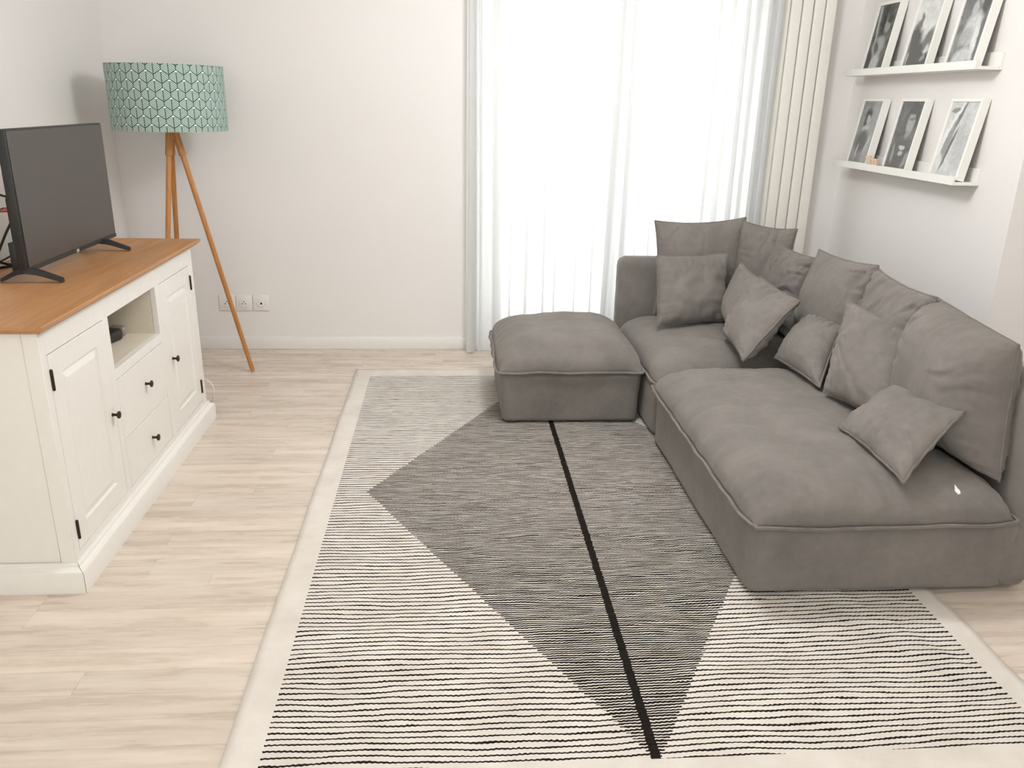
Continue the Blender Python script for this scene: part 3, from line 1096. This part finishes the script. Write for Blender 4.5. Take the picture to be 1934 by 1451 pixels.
for zt, yc_, lab, pm in prints:
    zb = zt - 0.034 + 0.0132
    xb = XR - 0.014 - 0.075                    # front foot of the frame on the board
    lean = math.atan2(0.052, FH)
    F = empty('framed_photo', (xb, yc_, zb), lab, 'picture frame', 'white picture frames on the ledges')
    cl, sl = math.cos(lean), math.sin(lean)
    F.matrix_world = Matrix(((0, cl, sl, xb), (-1, 0, 0, yc_), (0, -sl, cl, zb + sl * FD), (0, 0, 0, 1)))
    w2 = FW / 2
    for nm, q in (('frame_rail', (-w2, w2, 0.0, FB)), ('frame_rail', (-w2, w2, FH - FB, FH)), ('frame_stile', (-w2, -w2 + FB, FB, FH - FB)), ('frame_stile', (w2 - FB, w2, FB, FH - FB))):
        boxobj(nm, q[0], q[1], 0.0, FD, q[2], q[3], M['shelf_white'], F, 0.001, 1)
    boxobj('photo_print', -w2 + FB, w2 - FB, 0.006, 0.009, FB, FH - FB, pm, F)
    boxobj('backing', -w2 + FB, w2 - FB, FD - 0.008, FD - 0.004, FB, FH - FB, M['frame_back'], F)

# small wooden toy on the lower ledge
T = empty('wooden_toy', (2.172, 4.205, 1.1285), 'small wooden toy of pale blocks on the lower picture ledge', 'toy')
for y_, h, dx in ((0.046, 0.058, 0.0), (0.008, 0.047, 0.002), (-0.034, 0.046, -0.002)):
    bm = bmesh.new()
    for s in (-1, 1):
        box(bm, dx - 0.008, dx + 0.008, y_ + s * 0.011 - 0.0055, y_ + s * 0.011 + 0.0055, 0.0, h - 0.008, 0.002, 2)
    box(bm, dx - 0.009, dx + 0.009, y_ - 0.0175, y_ + 0.0175, h - 0.011, h, 0.003, 2)
    autosmooth(bm_obj('block', bm, M['toy_wood'], T))

# ------------------------------------------------------------------ sofa
def nz3(x, y, z, s):
    return noise.noise(Vector((x * s, y * s, z * s)))


def soft_base(name, x0, x1, y0, y1, z0, z1, parent, taper=0.02, bev=0.035, bulge=0.006, lean=None, seed=0.0):
    """upholstered block: rounded box, finely divided, slightly uneven"""
    bm = bmesh.new()
    n = 22
    P = parent.location if parent else Vector((0, 0, 0))
    cx, cy, cz = (x0 + x1) / 2, (y0 + y1) / 2, (z0 + z1) / 2
    hx, hy, hz = (x1 - x0) / 2, (y1 - y0) / 2, (z1 - z0) / 2
    bmesh.ops.create_cube(bm, size=2.0)
    bmesh.ops.subdivide_edges(bm, edges=list(bm.edges), cuts=n, use_grid_fill=True)
    r = bev
    for v in bm.verts:
        p = Vector((v.co.x * hx, v.co.y * hy, v.co.z * hz))
        # cluster vertices towards the edges so the rounding is well described
        q = Vector([math.copysign(min(abs(c), h), c) for c, h in zip(p, (hx, hy, hz))])
        rz = 0.010 if q.z < 0 else r                # the lower hem is nearly square
        R3 = (r, r, rz)
        inner = Vector([max(-(h - rr), min(h - rr, c)) for c, h, rr in zip(q, (hx, hy, hz), R3)])
        d = Vector([(c - i_) / rr for c, i_, rr in zip(q, inner, R3)])
        if sum(1 for c in d if abs(c) > 1e-6) > 1:
            d = d.normalized() * max(abs(c) for c in d)
            q = inner + Vector([c * rr for c, rr in zip(d, R3)])
        k = (q.z + hz) / (2 * hz)
        q.x *= 1 - taper * (1 - k)
        q.y *= 1 - taper * (1 - k)
        nrm = Vector((q.x / hx, q.y / hy, 0))
        w = bulge * (nz3(q.x + seed, q.y, q.z, 3.5) + 0.4 * nz3(q.x, q.y + seed, q.z, 11.0))
        if abs(q.x) > hx * 0.9:
            q.x += w
        if abs(q.y) > hy * 0.9:
            q.y += w
        if lean:
            q.x += lean[0] * k
            q.y += lean[1] * k
        v.co = Vector((cx, cy, cz)) + q - P
    return bm_obj(name, bm, M['fabric'], parent, sm=True)


def seat_cushion(x0, x1, y0, y1, zs, H, parent, seed=0.0, n=70, pw=0.40, wr=0.006, sag=0.0):
    P = parent.location
    cx, cy, hx, hy = (x0 + x1) / 2, (y0 + y1) / 2, (x1 - x0) / 2, (y1 - y0) / 2
    ss = np.linspace(-1, 1, n)
    ss = np.sign(ss) * (1 - (1 - np.abs(ss)) ** 1.35)
    verts, faces, rim = [], [], []
    for j in range(n):
        for i in range(n):
            u, v = ss[i], ss[j]
            k = 0.022
            x = cx + hx * u * (1 - k * abs(v) ** 9)
            y_ = cy + hy * v * (1 - k * abs(u) ** 9)
            du, dv = (1 - abs(u)) * hx, (1 - abs(v)) * hy
            fu = min(1.0, du / 0.16)
            fv = min(1.0, dv / 0.16)
            e = lambda f: (1 - (1 - f) ** 2.4) ** 0.62
            prof_ = e(fu) * e(fv)
            z = zs + H * prof_
            crown = 0.02 * (1 - u * u) * (1 - v * v)
            z += crown
            edge = math.exp(-min(du, dv) / 0.10) * min(1, min(du, dv) / 0.012)
            al = y_ if du < dv else x
            z += wr * edge * (noise.noise(Vector((al * 22 + seed, min(du, dv) * 6, seed))) * 1.0 + 0.5 * noise.noise(Vector((al * 48 + seed, min(du, dv) * 9, 2.0))))
            z += 0.010 * prof_ * noise.noise(Vector((x * 4 + seed, y_ * 4, 1.0))) + 0.005 * prof_ * noise.noise(Vector((x * 9 + seed, y_ * 14, 5.0)))
            z -= 0.0030 * prof_ * (1 - abs(noise.noise(Vector((x * 7 + seed * 2, y_ * 5, 8.0))))) ** 6
            # the fill pushes the border out a little over the seam
            mid = math.exp(-((prof_ - 0.45) / 0.3) ** 2)
            if du < 0.16:
                x += math.copysign(0.010 * mid, u)
            if dv < 0.16:
                y_ += math.copysign(0.010 * mid, v)
            onrim = i in (0, n - 1) or j in (0, n - 1)
            if onrim:
                al2 = y_ if i in (0, n - 1) else x
                z = zs + 0.009 * noise.noise(Vector((al2 * 6 + seed, 0.3, seed)))
                w = 0.007 * noise.noise(Vector((al2 * 11 + seed, 0.9, seed)))
                x += w if i in (0, n - 1) else 0
                y_ += w if j in (0, n - 1) else 0
            verts.append((x - P.x, y_ - P.y, z - P.z))
    for j in range(n - 1):
        for i in range(n - 1):
            a = j * n + i
            faces.append((a, a + 1, a + n + 1, a + n))
    rim = [i for i in range(n)] + [j * n + n - 1 for j in range(1, n)] + [(n - 1) * n + i for i in range(n - 2, -1, -1)] + [j * n for j in range(n - 2, 0, -1)]
    b0 = len(verts)
    for k in rim:
        x, y_, z = verts[k]
        lx, ly = cx - P.x, cy - P.y
        verts.append((lx + (x - lx) * 0.985, ly + (y_ - ly) * 0.985, zs - P.z - 0.012))
    m = len(rim)
    for k in range(m):
        faces.append((rim[k], b0 + k, b0 + (k + 1) % m, rim[(k + 1) % m]))
    faces.append(tuple(range(b0, b0 + m))[::-1])
    me = bpy.data.meshes.new('seat_cushion')
    me.from_pydata(verts, [], faces)
    smooth(me)
    o = link('seat_cushion', me, M['fabric'], parent)
    pts = [Vector(verts[k]) for k in rim]
    # flattened welt that stands out of the seam
    out = []
    c2 = Vector((cx - P.x, cy - P.y, 0))
    for p in pts:
        d = Vector((p.x - c2.x, p.y - c2.y, 0))
        d = Vector((math.copysign(1, d.x) if abs(d.x) / hx > abs(d.y) / hy else 0, math.copysign(1, d.y) if abs(d.y) / hy >= abs(d.x) / hx else 0, 0))
        out.append(p + d * 0.009)
    tube('piping', out, 0.0062, M['fabric_seam'], o, 6, True)
    return o


def feet(parent, pts, z0, z1):
    P = parent.location
    for (x, y_, zz) in pts:
        bm = bmesh.new()
        lathe(bm, [(0.022, zz), (0.025, zz + 0.004), (0.025, z1)], (x - P.x, y_ - P.y, -P.z), 'z', 14)
        bm_obj('foot', bm, M['foot'], parent)


# footstool
OT = empty('footstool', (0.552, 3.83, 0.0), 'square grey upholstered footstool with a plump cushion top, before the curtain', 'footstool')
soft_base('base', 0.224, 0.878, 3.476, 4.155, 0.015, 0.262, OT, taper=0.03, seed=1.0)
seat_cushion(0.214, 0.876, 3.466, 4.165, 0.262, 0.125, OT, seed=3.0, wr=0.010)
feet(OT, [(0.29, 3.57, 0.012), (0.81, 3.57, 0.012), (0.29, 4.09, 0.012), (0.81, 4.09, 0.012)], 0, 0.03)

# near sofa module
S1 = empty('sofa_module', (1.30, 2.68, 0.0), 'long grey sofa section with one wide seat cushion, at the open end', 'sofa', 'grey sofa sections')
soft_base('base', 0.884, 1.725, 2.060, 3.296, 0.015, 0.258, S1, taper=0.022, seed=7.0)
soft_base('back_panel', 1.665, 1.80, 2.070, 3.296, 0.016, 0.645, S1, taper=0.0, bev=0.05, lean=(0.075, 0.0), seed=5.0)
seat_cushion(0.874, 1.690, 2.044, 3.304, 0.258, 0.108, S1, seed=11.0, n=110, wr=0.011)
feet(S1, [(0.96, 2.16, 0.012), (0.96, 3.22, 0.012), (1.66, 2.16, 0.0), (1.66, 3.22, 0.0)], 0, 0.03)

# corner sofa module
S2 = empty('sofa_module', (1.30, 3.80, 0.0), 'grey corner sofa section with high back on two sides, beside the footstool', 'sofa', 'grey sofa sections')
soft_base('base', 0.890, 1.725, 3.306, 4.24, 0.015, 0.250, S2, taper=0.02, seed=9.0)
soft_base('back_panel', 0.895, 1.86, 4.215, 4.345, 0.016, 0.640, S2, taper=0.0, bev=0.05, lean=(0.0, 0.03), seed=2.0)
soft_base('back_panel', 1.665, 1.80, 3.302, 4.235, 0.016, 0.645, S2, taper=0.0, bev=0.05, lean=(0.075, 0.0), seed=4.0)
seat_cushion(0.902, 1.70, 3.332, 4.225, 0.250, 0.115, S2, seed=21.0, wr=0.008)
feet(S2, [(0.96, 3.38, 0.012), (0.96, 4.2, 0.012), (1.66, 3.38, 0.0), (1.66, 4.2, 0.0)], 0, 0.03)


# ------------------------------------------------------------------ cushions
def pillow(name, BL, BR, TR, TL, T, label, cat, group, seed=0.0, n=66, pinch=0.05, wr=0.006, sag=0.18, pw=0.46, flat=2.0, welt=0.0045, front=0.5, ncr=7, cdep=0.006, wav=0.004):
    """stuffed cover through four corners: two bulging sheets sewn at a seam that bows in, with pulls and creases"""
    BL, BR, TR, TL = map(Vector, (BL, BR, TR, TL))
    org = (BL + BR) / 2
    nn = (BR - BL).cross(TL - BL).normalized()
    if nn.dot(Vector((0, 0, CAM_H)) - org) < 0:
        nn = -nn
    su, sv = (BR - BL).length / 2, (TL - BL).length / 2
    ss = np.linspace(-1, 1, n)
    ss = np.sign(ss) * (1 - (1 - np.abs(ss)) ** 1.35)
    rc = random.Random(int(seed * 101) + 5)
    cr = []
    for k in range(ncr):                      # creases run inwards from the seam, most of them from the top
        e = rc.random()
        if e < 0.6:
            p0, d = Vector((rc.uniform(-0.95, 0.95), 1.0)), Vector((rc.uniform(-0.6, 0.6), -1.0))
        elif e < 0.8:
            p0, d = Vector((-1.0, rc.uniform(-0.7, 0.9))), Vector((1.0, rc.uniform(-0.7, 0.3)))
        else:
            p0, d = Vector((1.0, rc.uniform(-0.7, 0.9))), Vector((-1.0, rc.uniform(-0.7, 0.3)))
        p0 = Vector((p0.x * su, p0.y * sv))
        cr.append((p0, d.normalized(), rc.uniform(0.07, 0.22), rc.uniform(0.007, 0.013), rc.uniform(0.5, 1.0) * cdep))

    def P(u, v, side):
        pu = u * (1 - pinch * (1 - v * v))
        pv = v * (1 - pinch * (1 - u * u))
        a, b_ = (pu + 1) / 2, (pv + 1) / 2
        p = BL * (1 - a) * (1 - b_) + BR * a * (1 - b_) + TL * (1 - a) * b_ + TR * a * b_
        f = max(0.0, (1 - abs(u) ** flat) * (1 - abs(v) ** flat)) ** pw
        share = front if side > 0 else 1 - front
        t = T * share * f * (1 - sag * v)
        eu, ev = (1 - abs(u)) * su, (1 - abs(v)) * sv
        w = 0.0
        for e, al, k in ((eu, v * sv, 1.0 + (u > 0)), (ev, u * su, 3.0 + (v > 0))):
            g = math.exp(-e / 0.06) * min(1.0, e / 0.008)
            w += g * (noise.noise(Vector((al * 30 + seed * 3.1, e * 6, k + seed))) + 0.6 * noise.noise(Vector((al * 64 + seed, e * 9, k * 2 + seed))))
        big = noise.noise(Vector((u * su * 7 + seed, v * sv * 7, seed * 1.7 + side)))
        t += wr * w + 0.009 * f * big
        if side > 0:
            q = Vector((u * su, v * sv))
            for p0, d, ln, wd, dep in cr:
                r = q - p0
                al = r.dot(d)
                if -0.01 < al < ln:
                    off = r.x * d.y - r.y * d.x + 0.012 * math.sin(al * 30 + p0.x * 40)
                    k = math.sin(math.pi * min(1.0, max(0.0, (al + 0.01) / (ln + 0.01)))) ** 0.7
                    t += dep * k * (-math.exp(-(off / wd) ** 2) + 0.75 * math.exp(-((off - 1.7 * wd) / (1.1 * wd)) ** 2))
        wv_ = wav * noise.noise(Vector((u * 3 + seed, v * 3, 7.7 + seed)))
        return p + nn * (side * max(t, 0.0) + wv_)
    verts, faces = [], []
    idx = {}
    for side in (1, -1):
        for j in range(n):
            for i in range(n):
                rimv = i in (0, n - 1) or j in (0, n - 1)
                if side == -1 and rimv:
                    idx[(side, i, j)] = idx[(1, i, j)]
                    continue
                idx[(side, i, j)] = len(verts)
                verts.append(P(ss[i], ss[j], side) - org)
        for j in range(n - 1):
            for i in range(n - 1):
                q = [idx[(side, i, j)], idx[(side, i + 1, j)], idx[(side, i + 1, j + 1)], idx[(side, i, j + 1)]]
                faces.append(q if side == 1 else q[::-1])
    me = bpy.data.meshes.new(name)
    me.from_pydata([tuple(v) for v in verts], [], faces)
    smooth(me)
    b = bmesh.new()
    b.from_mesh(me)
    bmesh.ops.recalc_face_normals(b, faces=b.faces)
    b.to_mesh(me)
    b.free()
    o = link(name, me, M['fabric'], None, org)
    tag(o, label, cat, group)
    rim = [(i, 0) for i in range(n)] + [(n - 1, j) for j in range(1, n)] + [(i, n - 1) for i in range(n - 2, -1, -1)] + [(0, j) for j in range(n - 2, 0, -1)]
    if welt:
        pts = [verts[idx[(1, i, j)]] for i, j in rim]
        tube('piping', pts, welt, M['fabric_seam'], o, 6, True)
    return o


GB = 'large grey back cushions on the sofa'
GT = 'small grey scatter cushions on the sofa'
# large back cushions
pillow('back_cushion', (1.66, 2.66, .36), (1.675, 2.15, .345), (1.73, 2.27, .745), (1.72, 2.71, .79), 0.26,
       'large boxy grey back cushion nearest the open end of the sofa', 'cushion', GB, 1.0, pinch=0.015, wr=0.014, flat=3.6, pw=0.55, sag=0.02, front=0.70, ncr=14, cdep=0.008, welt=0.003)
pillow('back_cushion', (1.62, 3.08, .37), (1.62, 2.66, .37), (1.69, 2.67, .80), (1.69, 3.10, .82), 0.21,
       'large grey back cushion behind the upright scatter cushion, next to the boxy one', 'cushion', GB, 2.0, pinch=0.07, wr=0.016, ncr=12, cdep=0.010)
pillow('back_cushion', (1.61, 3.60, .37), (1.61, 3.08, .37), (1.69, 3.09, .83), (1.69, 3.63, .80), 0.21,
       'large grey back cushion above the half hidden low scatter cushion', 'cushion', GB, 3.0, pinch=0.06, wr=0.013, ncr=10, cdep=0.008)
pillow('back_cushion', (1.58, 4.06, .38), (1.60, 3.62, .38), (1.69, 3.655, .755), (1.67, 4.10, .765), 0.20,
       'creased grey back cushion behind the tilted scatter cushion near the sofa corner', 'cushion', GB, 4.0, pinch=0.07, wr=0.020, ncr=14, cdep=0.014)
pillow('back_cushion', (1.44, 4.11, .40), (1.70, 3.98, .40), (1.76, 4.06, .83), (1.50, 4.17, .86), 0.20,
       'large grey back cushion wedged upright into the sofa corner', 'cushion', GB, 5.0, pinch=0.08, wr=0.008)
pillow('back_cushion', (1.058, 4.09, .375), (1.53, 4.12, .375), (1.525, 4.165, .872), (1.042, 4.14, .853), 0.15,
       'large grey back cushion with two pointed corners against the curtain', 'cushion', GB, 6.0, pinch=0.085, wr=0.006, ncr=4, cdep=0.004)
# scatter cushions
pillow('scatter_cushion', (.998, 3.774, .395), (1.377, 3.879, .395), (1.399, 4.03, .71), (1.012, 3.93, .71), 0.13,
       'square grey scatter cushion standing in front of the curtain side back cushion', 'cushion', GT, 7.0, pinch=0.05, wr=0.007, ncr=4, cdep=0.0025, wav=0.010)
pillow('scatter_cushion', (1.381, 3.907, .42), (1.293, 3.50, .42), (1.47, 3.66, .64), (1.445, 3.95, .675), 0.14,
       'grey scatter cushion mostly hidden behind the tilted one in the sofa corner', 'cushion', GT, 8.0, pinch=0.06, wr=0.008)
pillow('scatter_cushion', (1.26, 3.565, .415), (1.214, 3.157, .415), (1.477, 3.29, .64), (1.483, 3.765, .645), 0.15,
       'tilted grey scatter cushion resting on a corner where the two seats meet', 'cushion', GT, 9.0, pinch=0.06, wr=0.014, ncr=9, cdep=0.007)
pillow('scatter_cushion', (1.378, 3.232, .405), (1.409, 2.853, .405), (1.582, 3.09, .578), (1.60, 3.45, .556), 0.15,
       'low grey scatter cushion lying back between the tilted and the upright scatter cushions', 'cushion', GT, 10.0, pinch=0.06, wr=0.010, ncr=5)
pillow('scatter_cushion', (1.401, 2.801, .405), (1.485, 2.465, .405), (1.645, 2.69, .665), (1.52, 2.96, .718), 0.13,
       'upright square grey scatter cushion leaning in the middle of the long seat', 'cushion', GT, 11.0, pinch=0.035, wr=0.008, ncr=4, cdep=0.004, wav=0.010)
pillow('scatter_cushion', (1.31, 2.478, .400), (1.315, 2.064, .387), (1.572, 2.228, .546), (1.60, 2.653, .515), 0.12,
       'pale grey scatter cushion tipped on its corner in front of the boxy back cushion', 'cushion', GT, 12.0, pinch=0.08, wr=0.007, ncr=4, cdep=0.004, wav=0.010)

# white scrap on the near seat
bm = bmesh.new()
pts = [(-0.004, -0.018), (0.004, -0.016), (0.007, -0.006), (0.004, 0.004), (0.000, 0.018), (-0.003, 0.008), (-0.008, -0.004)]
lo = [bm.verts.new((x, y_, 0.0)) for x, y_ in pts]
hi = [bm.verts.new((x * 0.9, y_ * 0.9, 0.0015 + 0.002 * abs(y_ / 0.018))) for x, y_ in pts]
for k in range(len(pts)):
    bm.faces.new((lo[k], lo[(k + 1) % 7], hi[(k + 1) % 7], hi[k]))
bm.faces.new(lo[::-1])
bm.faces.new(hi)
sp = bm_obj('paper_scrap', bm, M['scrap'], None, (1.465, 2.045 + 0.04, 0.36))
tag(sp, 'tiny white scrap lying on the near edge of the sofa seat', 'scrap')

# rest the scrap on the cushion below it
bpy.context.view_layer.update()
dg = bpy.context.evaluated_depsgraph_get()
hit, loc_, nrm_, *_ = scene.ray_cast(dg, Vector((1.512, 2.104, 0.6)), Vector((0, 0, -1)))
if hit:
    sp.location = loc_ + Vector((0, 0, 0.0006))
    sp.rotation_euler = Vector((0, 0, 1)).rotation_difference(nrm_).to_euler()
